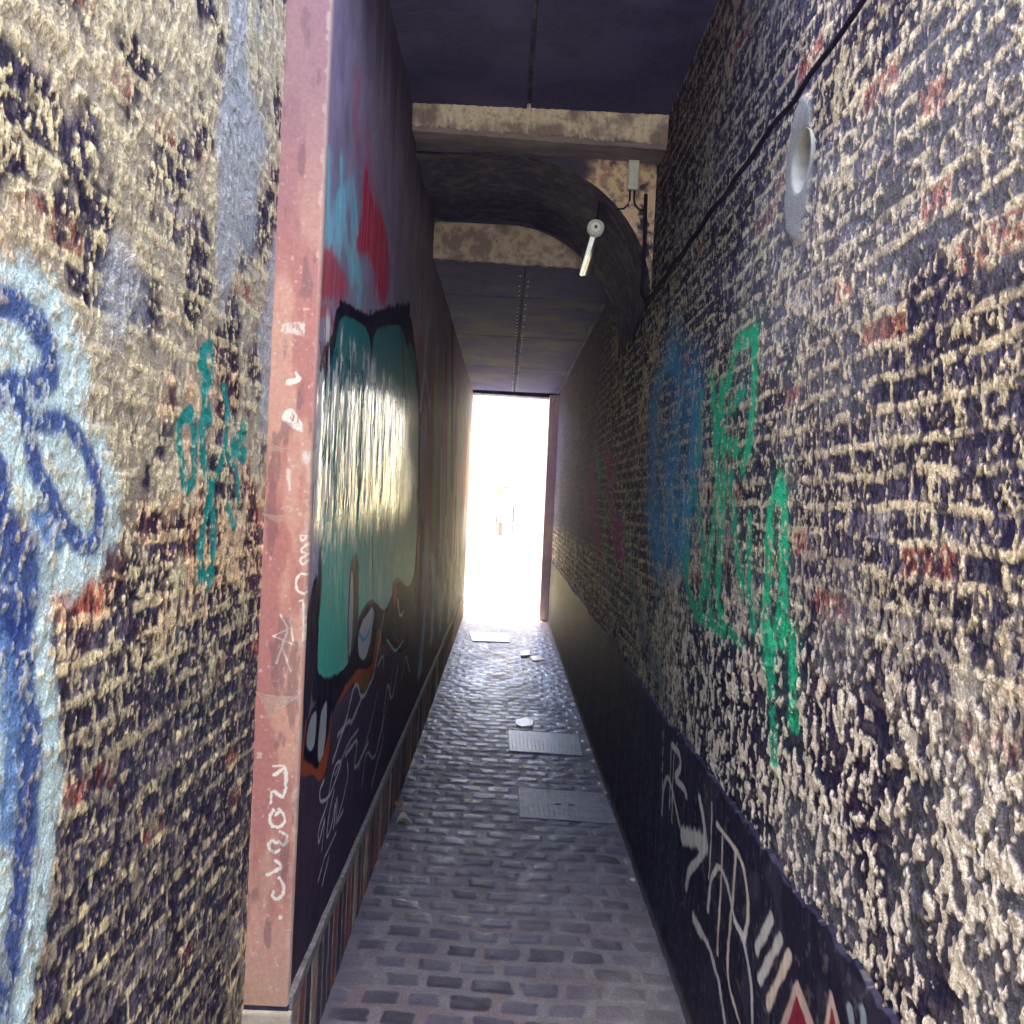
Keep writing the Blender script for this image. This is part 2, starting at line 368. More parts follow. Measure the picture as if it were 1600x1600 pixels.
# ================================================================ NEAR LEFT RUBBLE WALL
s=np.concatenate([np.linspace(-2.5,.98,50)[:-1],inv(.98,YP+.05,430)])
t=np.concatenate([np.linspace(-.05,.25,20)[:-1],np.linspace(.25,3.0,1080),np.linspace(3.03,3.4,10)])
S,T=np.meshgrid(s,t,indexing='ij')
c,h,q=rubble(S,T,77,'L')
upper=ss(1.35,1.6,T+.3*(q['big']-.5))
c=mix(c,C(.62,.56,.38),upper*ss(.40,.56,q['med'])*.6)
gr=ss(.50,.60,fbm(S*3.5,T*2.2,501,3))*ss(1.55,1.75,T)*ss(1.2,1.45,S); c=mix(c,C(.40,.45,.47)*(.7+.6*q['n2'])[...,None],gr*.8)
rd=ss(.55,.65,fbm(S*5,T*5,502,3))*ss(.35,.15,np.abs(T-1.55)); c=mix(c,c*C(1.3,.9,.8)+C(.04,.0,.0),rd*.45)
c=mix(c,C(.035,.035,.075),ss(1.38,1.05,T)*ss(.43,.51,q['n1'])*.65)
colr=np.dstack([c,np.full(S.shape,.85)])
Pl=Paint(S,T,colr,lambda p:onx(p,XN),1.3)
kp=np.clip(1.25-1.0*ss(.52,.62,q['n1']*.4+q['n2']*.6),0.4,1)
CY=(.58,.80,.80); BL=(.035,.075,.27); MB=(.12,.25,.50); GR=(.01,.30,.26)
for pts,w in [([(-30,470),(30,470),(90,520),(110,600),(60,640),(-30,650)],.10),([(40,640),(110,660),(165,760),(150,850),(110,880)],.09),([(-20,700),(60,760),(110,860)],.1),
   ([(60,900),(60,1000),(75,1150),(70,1300),(50,1450),(20,1600)],.062),([(-20,900),(10,1000),(-10,1300),(-20,1600)],.10),([(10,560),(30,560)],.09)]:
    Pl.stroke(pts,w,CY,.92,.4,keep=kp)
for pts,w,cc in [([(-20,470),(40,485),(80,540),(75,590),(30,615),(-20,610)],.042,BL),([(40,660),(110,655),(150,740),(158,830),(135,860),(100,820),(60,740),(50,700)],.034,BL),
   ([(-20,820),(20,850),(45,920),(20,960),(-20,960)],.07,BL),([(30,960),(35,1050),(45,1200),(35,1350),(15,1500),(0,1600)],.05,BL),([(-20,700),(10,760),(-10,800)],.03,BL),
   ([(0,1010),(20,1120),(10,1300)],.03,MB),([(60,800),(90,850)],.03,MB),([(100,700),(125,760),(120,800)],.03,(.55,.70,.66))]:
    Pl.stroke(pts,w,cc,.93,.45,keep=kp)
K=dict(org=(0,500),sc=3.333)
for pts,w in [([(1090,130),(1050,170),(1070,280),(1060,400),(1085,520)],.028),([(1100,130),(1105,240)],.018),([(990,480),(940,520),(930,680),(960,880),(1010,830),(1015,560),(990,480)],.022),
   ([(1170,350),(1190,500),(1165,700),(1110,860),(1080,1000)],.02),([(1265,580),(1200,690),(1270,700)],.03),([(1180,700),(1240,800),(1240,950)],.014),([(1060,520),(1050,700),(1100,880),(1070,1050),(1040,1180),(1050,1330)],.024),
   ([(1115,1000),(1105,1330)],.022),([(1040,1330),(1110,1320),(1080,1390)],.03),([(1180,960),(1215,1070)],.018),([(1050,230),(1090,310)],.03)]:
    Pl.stroke(pts,w*1.25,GR,.95,.25,keep=kp,**K)
nw=grid('rubble_wall',np.dstack([XN+h,S,T]),colr,M_rough,back=(XN-.6,0,0))
tag(nw,'near left wall of crumbling bricks and cream mortar with blue and teal spray paint','wall')
# ================================================================ GRAFFITI WALL
ZPL=.285
s=inv(YP,YE+.3,400); t=np.concatenate([np.linspace(ZPL,3.35,1050)])
S,T=np.meshgrid(s,t,indexing='ij')
n1=fbm(S*9,T*9,601,4); n2=fbm(S*40,T*40,602,3); st=fbm(S*16,T*1.4,603,4); st2=fbm(S*38,T*2.5,604,3)
c=np.empty(S.shape+(3,)); c[:]=C(.31,.25,.34)
c=c*(.65+.7*n1)[...,None]
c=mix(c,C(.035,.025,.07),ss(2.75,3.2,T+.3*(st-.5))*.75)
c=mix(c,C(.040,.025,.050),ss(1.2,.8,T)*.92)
c=mix(c,C(.60,.55,.48),ss(.52,.60,fbm(S*3.5,T*.7,608,3))*ss(4.3,5.2,S)*ss(.6,1.2,T)*ss(2.7,2.3,T)*.7)
c=mix(c,C(.34,.32,.15),ss(.50,.6,fbm(S*2.6,T*.7,605,2))*ss(4.2,5,S)*ss(1.3,1.6,T)*ss(2.5,2.2,T)*.6)
c=mix(c,C(.40,.08,.12),ss(.56,.64,fbm(S*3,T*.6,607,2))*ss(4.2,5,S)*ss(1.2,1.5,T)*ss(2.5,2.2,T)*.6)
rgh=np.clip(.55+.25*n1+.1*(st2-.5),.4,.9)
colr=np.dstack([c,rgh])
Pg=Paint(S,T,colr,lambda p:onx(p,XL),1.0)
TE=(.008,.25,.25); TE2=(.10,.50,.44); BK=(.008,.006,.022); RE=(.62,.015,.05); LB=(.24,.58,.64); OR=(.33,.07,.025); WH=(.62,.64,.66)
kst=.6+.4*ss(.38,.55,fbm(S*40,T*3,660,3)); Pg.stroke([(558,130),(555,180),(560,230)],.10,RE,.28,.9); Pg.stroke([(575,200),(572,300)],.08,RE,.25,.9)
Pg.poly([(570,260),(580,320),(597,340),(606,390),(608,440),(600,470),(590,450),(584,410),(575,385),(560,390),(552,420),(554,380),(567,350)],RE,.95,.022,keep=kst)
Pg.stroke([(575,280),(590,360),(595,450)],.16,RE,.35,.95)
Pg.stroke([(586,440),(584,470)],.02,RE,.9); Pg.stroke([(598,440),(600,480)],.02,RE,.9)
for pts,w in [([(514,245),(513,330),(512,390)],.04),([(534,255),(536,330),(530,400)],.04),([(512,385),(530,310),(548,300),(553,380),(550,430)],.05),([(520,400),(535,330),(545,400),(560,430)],.045),([(556,410),(565,440),(560,470)],.05),([(552,290),(558,360)],.03)]:
    Pg.stroke(pts,w*1.2,LB,.85,.7,keep=kst); Pg.stroke(pts,w*2.2,LB,.22,.95)
Pg.poly([(500,392),(520,400),(535,430),(545,452),(530,462),(508,455),(500,462)],(.50,.06,.08),.9,.02,keep=kst)
Pg.stroke([(500,490),(515,480),(520,510)],.03,(.45,.08,.08),.8); Pg.stroke([(648,475),(652,520)],.03,(.45,.05,.06),.6)
Pg.poly([(500,560),(520,520),(528,545),(508,640),(498,640)],BK,.9,.006); Pg.poly([(506,590),(518,555),(512,590),(503,610)],(.10,.35,.50),.95,.004)
Pg.stroke([(512,520),(505,560)],.04,OR,.8)
body=[(526,470),(578,497),(584,492),(640,482),(648,540),(658,620),(656,760),(655,900),(640,1005),(628,1015),(600,1000),(570,1040),(548,1080),(486,1110),(488,990),(500,880),(494,760),(494,640),(516,560)]
Pg.poly(body,BK,1,.006,.6)
Pg.poly([(533,488),(578,515),(580,600),(584,512),(624,508),(630,520),(650,600),(654,640),(652,820),(500,820),(498,650),(520,560)],TE,1,.004,.55,c2=(.006,.19,.19))
Pg.poly([(500,700),(652,700),(650,880),(640,920),(622,902),(608,940),(600,955),(583,935),(560,965),(547,1040),(498,1062),(498,990),(505,900)],TE2,1,.004,.55,c2=(.03,.26,.245))
Pg.poly([(500,930),(538,900),(541,1040),(498,1060)],(.02,.42,.30),.8,.01,.55)
Pg.stroke([(579,490),(582,560),(581,640)],.035,BK,1,.25); Pg.stroke([(556,560),(555,700)],.018,BK,.8,.4); Pg.stroke([(627,500),(632,600),(634,660)],.05,BK,.9,.25); Pg.stroke([(604,650),(607,740),(604,820)],.03,BK,.8,.3)
Pg.stroke([(532,478),(578,505)],.035,BK,1); Pg.stroke([(586,500),(640,484)],.07,BK,1); Pg.poly([(650,560),(640,530),(636,560),(650,620)],(.02,.2,.14),.8,.004)
Pg.stroke([(582,820),(583,930)],.02,BK,.85,.4); Pg.stroke([(620,820),(610,930)],.014,BK,.6,.5)
Pg.poly([(556,860),(561,890),(560,960),(553,1040),(543,1040),(544,960),(546,890)],BK,1,.004); Pg.poly([(549,890),(552,900),(550,1010),(545,1030),(545,960)],(.30,.34,.36),1,.003)
Pg.poly([(584,935),(590,970),(590,1010),(578,1045),(560,1040),(553,1010),(560,965),(572,945)],BK,1,.004)
Pg.poly([(581,948),(585,960),(578,1005),(570,1032),(561,1025),(559,1000),(564,975),(574,962)],(.45,.48,.50),1,.003)
Pg.stroke([(561,990),(568,1002),(577,988),(583,955)],.018,(.05,.35,.55),.9,.3)
Pg.poly([(612,912),(622,900),(634,920),(640,960),(638,1005),(628,1020),(618,1015),(612,980)],BK,1,.004); Pg.poly([(613,925),(620,915),(618,940),(615,950)],(.30,.05,.04),.9,.003)
Pg.stroke([(621,935),(625,965),(630,955)],.014,WH,.9,.3); Pg.stroke([(614,990),(622,1006),(630,990)],.014,(.3,.05,.04),.9,.3)
Pg.poly([(590,975),(598,1000),(585,1040),(570,1085),(556,1060),(545,1075),(520,1110),(516,1090),(548,1065),(558,1045),(570,1050),(582,1040)],OR,1,.004); 
Pg.poly([(572,1050),(578,1062),(570,1088),(562,1070)],(.16,.12,.04),.8,.005)
Pg.poly([(484,1105),(545,1062),(520,1110),(512,1150),(508,1195),(498,1200),(480,1190),(474,1180)],BK,1,.004)
Pg.poly([(495,1108),(492,1160),(485,1175),(478,1160),(484,1125)],(.32,.37,.38),1,.003); Pg.poly([(511,1093),(510,1140),(503,1188),(497,1190),(498,1150),(503,1110)],(.36,.40,.42),1,.003)
Pg.poly([(472,1190),(485,1195),(495,1208),(512,1160),(520,1100),(512,1190),(500,1225),(490,1205),(470,1215)],OR,1,.004)
Pg.poly([(474,1000),(497,870),(494,1040),(482,1110),(474,1180)],(.02,.012,.03),.95,.004); Pg.stroke([(478,1130),(472,1190)],.02,OR,.8)
Pg.stroke([(497,760),(500,860),(492,900)],.02,(.1,.3,.45),.6); Pg.stroke([(518,860),(527,830),(525,770)],.008,WH,.7); Pg.stroke([(506,880),(515,830),(512,700)],.012,WH,.6)
# ragged whitish lines below the figure
for pts,w,op in [([(520,1190),(540,1130),(556,1060),(565,1095),(583,1060),(590,1020),(600,960)],.014,.8),([(528,1150),(545,1125),(550,1130),(565,1090)],.016,.6),([(590,1040),(600,1020),(598,1060)],.01,.7),([(605,1000),(618,1020),(630,1000)],.012,.7),([(524,1210),(545,1160),(560,1140)],.012,.5),([(560,1200),(580,1130),(590,1080)],.014,.3),([(590,1170),(610,1080),(616,1030)],.014,.3),([(580,1230),(600,1150)],.02,.4),([(540,1180),(560,1150),(552,1210),(575,1160)],.014,.6),([(565,1230),(572,1170),(585,1190),(600,1120)],.012,.5),([(596,1140),(606,1060),(612,1100),(622,1040)],.014,.7),([(628,1060),(634,1020),(640,1050)],.012,.6)]:
    Pg.stroke(pts,w,WH,op,.5)
K=dict(org=(360,1180),sc=3.636)
for pts,w in [([(530,140),(505,210),(510,270),(560,240),(600,140),(630,50),(625,30),(600,50),(570,150),(555,260),(500,420),(500,520),(540,330),(520,540)],.010),([(590,200),(560,330),(545,480),(570,420),(600,240),(580,460),(610,200),(600,390)],.010),([(665,40),(670,130),(640,250),(600,400),(640,310)],.009),([(600,440),(545,560),(500,710)],.008),([(560,570),(525,740)],.007)]:
    Pg.stroke(pts,w,(.62,.58,.66),.95,.4,**K)
# pale blue lettering further along, dark drips
Pf=Paint(S,T,colr,lambda p:onx(p,XL),4.0)
for pts,w in [([(664,860),(668,900),(662,980),(656,1050)],.11),([(676,870),(678,930),(674,1000)],.11),([(688,850),(690,920),(688,980)],.14),([(699,850),(700,910),(699,960)],.14)]:
    Pf.stroke(pts,w*.6,(.36,.52,.78),.95,.5)
Pf.stroke([(683,860),(681,1000)],.03,(.02,.03,.12),.8,.5); Pf.stroke([(703,880),(697,1000)],.06,(.015,.02,.1),.7,.5)
Pg.stroke([(655,850),(660,900),(655,960)],.03,(.45,.12,.08),.7,.5)
for pts,w,cc,op in [([(657,640),(664,570),(672,640)],.022,(.6,.58,.6),.8),([(657,670),(664,600),(671,680)],.02,(.35,.07,.14),.8),([(666,640),(662,800)],.05,(.45,.45,.50),.7),([(680,600),(681,700),(678,820)],.07,(.42,.42,.20),.8),([(697,560),(697,800)],.06,(.30,.10,.14),.8),([(707,500),(706,760)],.08,(.06,.035,.09),.8),([(664,700),(662,860)],.03,(.4,.07,.12),.6),([(716,640),(715,880)],.07,(.60,.55,.46),.7),([(690,700),(688,840)],.03,(.7,.68,.6),.7),([(722,700),(720,900)],.06,(.25,.2,.3),.7),([(712,780),(708,930)],.06,(.08,.05,.14),.8)]:
    Pf.stroke(pts,w,cc,op,.6)
Pg.stroke([(734,930),(722,965),(700,1010)],.03,(.34,.30,.25),.6,.5)
# exit's reflection painted into the colour as long thin pale streaks, glossier there
sheen=ss(.435,.48,fbm(S*24,T*6,640,5)*.7+fbm(S*60,T*22,641,3)*.3-.12*ss(.05,.30,np.abs(T-1.72+.10*(st-.5))))
sheen_fade=ss(5.3,4.0,S+.6*(fbm(S*3,T*5,655,3)-.5))
zone=ss(.36,.16,np.abs(T-1.70+.06*(st-.5)))*sheen_fade
colr[...,:3]=mix(colr[...,:3],C(.82,.84,.76),sheen*sheen_fade*.95*ss(0,.3,zone)); colr[...,3]=colr[...,3]*(1-zone)+.15*zone
h=.003*(fbm(S*11,T*2.4,650,4)-.5)+.004*(n1-.5)+.0012*(fbm(S*45,T*14,651,3)-.5)
PL=np.dstack([XL+h,S,T])
gw=empty('graffiti_wall',(XL,YP,0),'smooth plastered left wall with teal and black mural over a striped brick plinth','wall')
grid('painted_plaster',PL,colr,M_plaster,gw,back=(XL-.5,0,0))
# plinth of bricks on end
s=inv(YP-.0,YE+.3,1300); t=np.linspace(-.05,ZPL+.012,90)
S,T=np.meshgrid(s,t,indexing='ij')
n1=fbm(S*20,T*20,701,3); n2=fbm(S*70,T*50,702,3)
u=S/.085+.15*(fbm(S*6,T*6,703,2)-.5); k=np.floor(u); fu=np.minimum(u-k,1-(u-k))*.085
r=hsh(k,k*0,705); top=ss(ZPL-.035,ZPL-.02,T)
mo=1-ss(.004,.012,fu+(n1-.5)*.008)
c=np.empty(S.shape+(3,)); c[:]=C(.10,.08,.10); c=mix(c,C(.26,.11,.09),(r>.45)*1.); c=mix(c,C(.40,.33,.24),(r>.82)*1.); c=mix(c,C(.06,.05,.08),(r<.2)*1.)
c=c*(.6+.8*n1)[...,None]; c=mix(c,C(.50,.43,.30),mo*.8); c=mix(c,C(.26,.24,.22)*(.6+.8*n2)[...,None],top)
colr=np.dstack([c,np.full(S.shape,.8)])
h=.010-.006*mo*(1-top)+.004*(n1-.5)+.004*top
o=grid('brick_plinth',np.dstack([XL+h,S,T]),colr,M_plinth,gw,back=(XL-.1,0,0))
# ================================================================ PINK PILASTER
Z0=ony((420,1568),YP)[1]
xa=XN-.03; xb=XL+.004
s=np.linspace(xa,xb,110); t=np.linspace(Z0,3.4,1500)
S,T=np.meshgrid(s,t,indexing='ij')
n1=fbm(S*16,T*5,801,4); n2=fbm(S*90,T*90,802,3); n3=fbm(S*40,T*14,803,3)
c=np.empty(S.shape+(3,)); c[:]=C(.47,.215,.145)
c=mix(c,C(.58,.34,.23),ss(.45,.62,n1)*.7); c=mix(c,C(.40,.15,.14),ss(.58,.4,n1)*.5)
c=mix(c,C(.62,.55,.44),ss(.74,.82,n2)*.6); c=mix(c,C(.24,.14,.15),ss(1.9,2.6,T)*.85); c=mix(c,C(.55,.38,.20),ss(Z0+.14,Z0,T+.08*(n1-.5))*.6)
colr=np.dstack([c,np.clip(.5+.3*n1,.4,.9)])
Pp=Paint(S,T,colr,lambda p:ony(p,YP),1.0); Pp.sm=1; Pp.j=1.6*(fbm(S*120,T*120,55,3)-.5)
IV=(.80,.76,.60); kw=.25+.75*ss(.34,.44,fbm(S*150,T*90,56,3))
K=dict(org=(360,1180),sc=3.636)
for pts,w in [([(255,105),(330,50),(315,240),(240,185),(235,262)],.0075),([(265,330),(285,310)],.007),([(250,305),(225,345),(240,390),(280,402),(318,375),(312,330),(285,300)],.0075),
  ([(292,425),(325,440),(325,490),(300,502),(285,478),(270,492),(245,470),(222,495),(228,522),(262,545),(288,525)],.0075),([(265,590),(305,625),(215,668)],.0078),([(285,685),(316,735),(302,790),(268,810),(240,790),(252,765)],.0085),([(287,905),(291,912)],.0075)]:
    Pp.stroke(pts,w,IV,1,.2,**K)
K=dict(org=(380,820),sc=4.)
for pts,w in [([(365,65),(415,68),(370,105),(365,65)],.004),([(412,115),(360,160),(412,182),(358,215),(378,252),(415,212)],.005),([(405,310),(362,300),(335,350),(345,412),(390,430),(415,395)],.0055),([(355,475),(385,465),(380,720)],.0042),
  ([(195,690),(325,745)],.004),([(240,560),(290,650),(250,750),(215,862)],.005),([(300,590),(322,740)],.004),([(250,760),(305,915)],.004),([(200,690),(300,640)],.0035),([(195,1500),(275,1495),(270,1600)],.006)]:
    Pp.stroke(pts,w,IV,.92,.3,**K)
K=dict(org=(380,440),sc=4.)
Pp.poly([(250,272),(385,258),(388,352),(360,330),(250,318)],(.66,.60,.47),.95,.002,keep=kw,**K)
Pp.poly([(325,565),(362,600),(358,630),(275,655),(280,615),(345,612)],IV,.9,.0015,**K)
Pp.poly([(262,815),(310,795),(350,850),(388,920),(370,945),(300,900),(250,870)],IV,.95,.0015,keep=kw,**K); Pp.stroke([(300,850),(320,880),(325,830)],.003,(.3,.15,.13),.9,.3,**K)
K2=ss(.5,.6,n3)
for pts,w in [([(400,1090),(405,1200),(370,1280),(390,1360),(355,1430)],.02),([(310,1060),(300,1110)],.01),([(290,1180),(300,1300)],.008)]: Pp.stroke(pts,w,(.7,.63,.52),.85,.6,keep=K2,**K)
colr[...,:3]=mix(colr[...,:3],C(.16,.09,.09),ss(.60,.68,fbm(S*30,T*9,811,4))*.55)
colr[...,:3]=mix(colr[...,:3],C(.62,.55,.44),(1-ss(.001,.006,xb-S-.008*ss(.55,.7,fbm(S*0,T*40,812,3))))*.3)
edge=np.minimum(S-xa-.02*(fbm(S*0,T*6,806,3)),xb-S)
h=.002*(n1-.5)-.004*ss(.004,0,xb-S)
pil=empty('pilaster',((xa+xb)/2,YP,0),'pink painted plaster pilaster with white scrawled letters at the corner of the passage','pilaster')
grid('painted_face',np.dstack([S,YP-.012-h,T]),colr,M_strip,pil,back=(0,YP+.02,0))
bm=bmesh.new(); box(bm,(xa,YP-.022,-.05),(xb+.012,YP-.002,Z0-.012),.006); obj('base_stone',bm,M_stone,pil)
bm=bmesh.new(); box(bm,(xa,YP-.010,Z0-.013),(xb+.002,YP-.001,Z0+.001)); obj('joint',bm,M_soot,pil)
# ================================================================ PATH OF SETTS
COVERS=[[(808,1230),(946,1239),(966,1287),(811,1277)],[(793,1140),(905,1148),(912,1181),(795,1173)]]
s=np.concatenate([np.linspace(-3,2.25,30)[:-1],inv(2.25,YE+1.2,1150)]); t=np.linspace(XN-.1,XR+.05,400)
S,T=np.meshgrid(s,t,indexing='ij')
n1=fbm(S*7,T*7,901,4); n2=fbm(S*60,T*60,902,3); n3=fbm(S*22,T*26,903,3)
Hh=.115; L=.145
sw=S+.013*(fbm(S*5,T*6,904,2)-.5)*2+.05*T; tw=T+.02*(fbm(S*7,T*7,905,2)-.5)*2
row=np.floor(sw/Hh); off=hsh(row,row*0,907)*.3+.5*(row%2)
u=tw/L+off; k=np.floor(u); 
wv=hsh(row,k,908)
fu=np.minimum(u-k,1-(u-k))*L; fv=(sw/Hh-row); fv=np.minimum(fv,1-fv)*Hh
dd=np.minimum(fu,fv); rc=.03; cx=np.maximum(rc-fu,0); cy=np.maximum(rc-fv,0); d=np.where((cx>0)&(cy>0),rc-np.hypot(cx,cy),dd)
d=d-.012-.007*wv+(n3-.5)*.016
stn=ss(-.001,.007,d); 
c=np.empty(S.shape+(3,)); c[:]=C(.25,.215,.20); c=c*(.75+.5*n3)[...,None]; c=mix(c,C(.23,.155,.14),ss(.5,.62,fbm(S*9,T*9,910,3))*.5)
sc_=np.empty(S.shape+(3,)); sc_[:]=C(.098,.083,.100); sc_=sc_*(.6+.8*hsh(row,k,911))[...,None]*(.75+.5*n3)[...,None]
sc_=mix(sc_,C(.17,.155,.15),(hsh(row,k,912)>.85)*.6)
c=mix(c,sc_,stn*(.62+.38*ss(.66,.5,fbm(S*3.2,T*4,913,3))))
dust=ss(.08,.42,T-.12+.35*(n1-.5))*ss(4.6,3.2,S); c=mix(c,C(.36,.315,.23)*(.7+.6*n3)[...,None],dust*.3)
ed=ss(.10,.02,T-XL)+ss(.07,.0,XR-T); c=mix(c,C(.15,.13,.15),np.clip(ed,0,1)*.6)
pale=ss(.60,.70,fbm(S*9,T*18,915,3))*ss(4.2,5.2,S); c=mix(c,C(.42,.40,.30),pale*.55)
gut=ss(.03,.0,np.abs(T-XR+.05))
colr=np.dstack([c,np.clip(.58-.12*stn+.3*(n1-.5)-.08*ss(5,8,S),.26,.9)])
h=.0042*np.sqrt(np.clip(d,0,.02)/.02)+.003*(n3-.5)+.006*(n1-.5)-.010
for q_ in COVERS:
    a=[onz(p,-.002) for p in q_]; cx_=sum(p[0] for p in a)/4; cy_=sum(p[1] for p in a)/4
    a=[(cx_+(p[0]-cx_)*.97,cy_+(p[1]-cy_)*.97) for p in a]
    h=np.where(inpoly(T,S,a),-.03,h)
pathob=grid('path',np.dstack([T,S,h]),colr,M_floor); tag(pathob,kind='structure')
# ---- pale paved lane beyond the passage, and open ground
def slab(name,lo,hi,mat,parent=None,bev=0):
    bm=bmesh.new(); box(bm,lo,hi,bev); return obj(name,bm,mat,parent)
tag(slab('lane',(-1.2,YE+1.2,-.3),(1.4,70,-.006),M_pave),kind='structure')
tag(slab('ground',(-120,-60,-1.0),(120,160,-.35),M_pave),kind='structure')
# ================================================================ CEILINGS, BEAMS, ARCH
ZC=EYE+1.70
cl=empty('near_ceiling',(0,3,ZC),'dark navy boarded ceiling in front of the first cream beam','ceiling')
slab('backing_slab',(-.9,YP-.15,ZC+.03),(1.1,4.60,ZC+2.6),M_soot,cl)
slab('board',(XL-.05,YP-.1,ZC),(.016,4.255,ZC+.03),M_ceil,cl,.004)
slab('board',(.032,YP-.1,ZC+.002),(XR+.05,4.255,ZC+.03),M_ceil,cl,.004)
def skewbox(name,y0,y1,z0,z1,slope,mat,parent,xa=XL-.05,xb=XR+.05,n=50,rough=.006,seed=1):
    bm=bmesh.new(); rnd=random.Random(seed)
    rows=[]
    for i in range(n+1):
        x=xa+(xb-xa)*i/n; dz=-slope*x
        j=lambda: (rnd.random()-.5)*rough
        rows.append([bm.verts.new((x,y0+j(),z1+dz)),bm.verts.new((x,y0+j(),(z0*.5+z1*.5)+dz)),bm.verts.new((x,y0+.008+j(),z0+dz+j())),bm.verts.new((x,y1-.008+j(),z0+dz+j())),bm.verts.new((x,y1,z1+dz))])
    for a,b in zip(rows[:-1],rows[1:]):
        for k in range(4): bm.faces.new((a[k],b[k],b[k+1],a[k+1]))
        bm.faces.new((a[4],b[4],b[0],a[0]))
    bm.faces.new(rows[0]); bm.faces.new(rows[-1][::-1])
    return obj(name,bm,mat,parent)
b1=empty('front_beam',(0,4.2,ZC-.1),'long horizontal beam of peeling cream paint nearest the viewer under the ceiling','beam')
skewbox('peeling_face',4.20,4.235,ZC-.105,ZC+.02,.025,M_cream,b1,seed=3,n=110,rough=.013)
skewbox('soffit_board',4.215,4.42,ZC-.125,ZC-.055,.025,M_beamg,b1,rough=.004,seed=4)
# arch: quarter ellipse against the right wall
YA,YB=4.40,5.50
def archz(x,top,spr,cx,a):
    if x<=cx: return top
    u=min((x-cx)/a,1); return spr+(top-spr)*math.sqrt(max(0,1-u*u))
ar=empty('arch',(0,YA,EYE+1.3),'sooty rendered half arch springing from the right wall behind the front beam','arch')
nx=90; ny=60
xs=np.concatenate([np.linspace(XL-.05,-.05,20)[:-1],-.05+.672*np.sin(np.linspace(0,math.pi/2,nx))])
ys=np.linspace(YA,YB,ny)
bm=bmesh.new(); V=[]
for yy in ys:
    row_=[]
    f=(yy-YA)/(YB-YA)
    for x in xs:
        z=archz(x,EYE+1.57+0*f,EYE+.93-.12*f,-.05-.0*f,.672)
        nn=float(fbm(np.array([x*5+z*5]),np.array([yy*5]),1001,3)[0]-.5)
        row_.append(bm.verts.new((x-nn*.06*(x>.1),yy,z+nn*.07)))
    V.append(row_)
for i in range(ny-1):
    for j in range(len(xs)-1):
        f=bm.faces.new((V[i][j],V[i][j+1],V[i+1][j+1],V[i+1][j])); f.smooth=True
obj('soffit',bm,M_soot,ar)
def spandrel(y,name,mat,flip,top=EYE+1.60):
    bm=bmesh.new(); rows=[]; n=26
    ring=V[0] if not flip else V[-1]
    return bm
# spandrel faces as fine grids so the plaster patch can have its own outline
def spand(name,y,f,mat):
    X_=xs; n=60; P=np.zeros((len(X_),n,3)); 
    for i,x in enumerate(X_):
        z0=archz(x,EYE+1.57,EYE+.93-.12*f,-.05,.672)
        P[i,:,0]=x+.0*0; P[i,:,2]=np.linspace(z0-.006,EYE+1.66 if f==0 else EYE+1.72,n); P[i,:,1]=y
    # last column rides up the wall
    a=P[...,0]; b=P[...,2]
    n1=fbm(a*14,b*14,1101,4); n2=fbm(a*45,b*45,1102,3); n3=fbm(a*26,b*20,1103,3)
    c=np.empty(a.shape+(3,)); c[:]=C(.05,.045,.08)
    c=c*(.6+.8*n1)[...,None]
    if f==0:
        px=ss(.31,.37,a+.12*(n1-.5)+.04*(b-EYE-1.2))*ss(1.60,1.52,b-EYE+.14*(n1-.5))
        cr=mix(np.tile(C(.58,.46,.32),a.shape+(1,)),C(.30,.19,.15),ss(.5,.62,n3)*.8); cr=mix(cr,C(.10,.09,.12),ss(.60,.66,n2)*.6)
        c=mix(c,cr,px*ss(.40,.46,n1+.12)); h=.008*px
    else: h=0
    P[...,1]=y-h-.008*(n2-.5)
    return grid(name,P,np.dstack([c,np.full(a.shape,.8)]),M_rough,ar)
spand('spandrel',YA,0,None); spand('rear_spandrel',YB+.012,1,None)
slab('masonry_fill',(XL-.1,YA+.02,EYE+1.66),(XR+.1,YB,EYE+4.2),M_soot,ar)
ZF=EYE+1.36
b2=empty('rear_beam',(0,5.6,ZF),'stained plaster beam seen through the arch ahead of the far ceiling','beam')
skewbox('plaster_face',5.56,5.60,ZF-.0,EYE+1.72,.02,M_cream2,b2,seed=9,rough=.01)
fc=empty('far_ceiling',(0,8,ZF),'low grey panelled ceiling with rivets running to the bright exit','ceiling')
slab('backing_slab',(-.9,5.605,ZF+.13),(1.1,YE+.3,EYE+4.2),M_soot,fc)
slope=(1.45-1.40)/6.
ycuts=[5.605,6.6,8.2,10.1,YE]
for i in range(4):
    for x0,x1 in ((XL-.04,.052),(.060,XR+.04)):
        bm=bmesh.new(); box(bm,(x0,ycuts[i]+.010,ZF+.02),(x1,ycuts[i+1]-.010,ZF+.14),.004); 
        obj('panel',bm,M_ceil2,fc)
bm=bmesh.new()
for k in range(46):
    yy=5.8+k*.145
    for xx in (.030,.083):
        if random.random()<.25: continue
        m=Matrix.Translation((xx,yy,ZF+.019)); bmesh.ops.create_uvsphere(bm,u_segments=8,v_segments=5,radius=.006,matrix=m)
o=obj('rivets',bm,M_lamp,fc); o['kind']='stuff'
# far mouth
ex=empty('exit_frame',(0,YE,0),'dark lintel and brown plastered jamb framing the glaring far opening','doorway')
skewbox('lintel',YE,YE+.3,EYE+1.335,EYE+1.55,.02,M_ceil,ex,seed=12)
slab('jamb',(.515,YE-.02,-.02),(XR+.05,YE+.32,EYE+1.36),M_jamb,ex,.012)
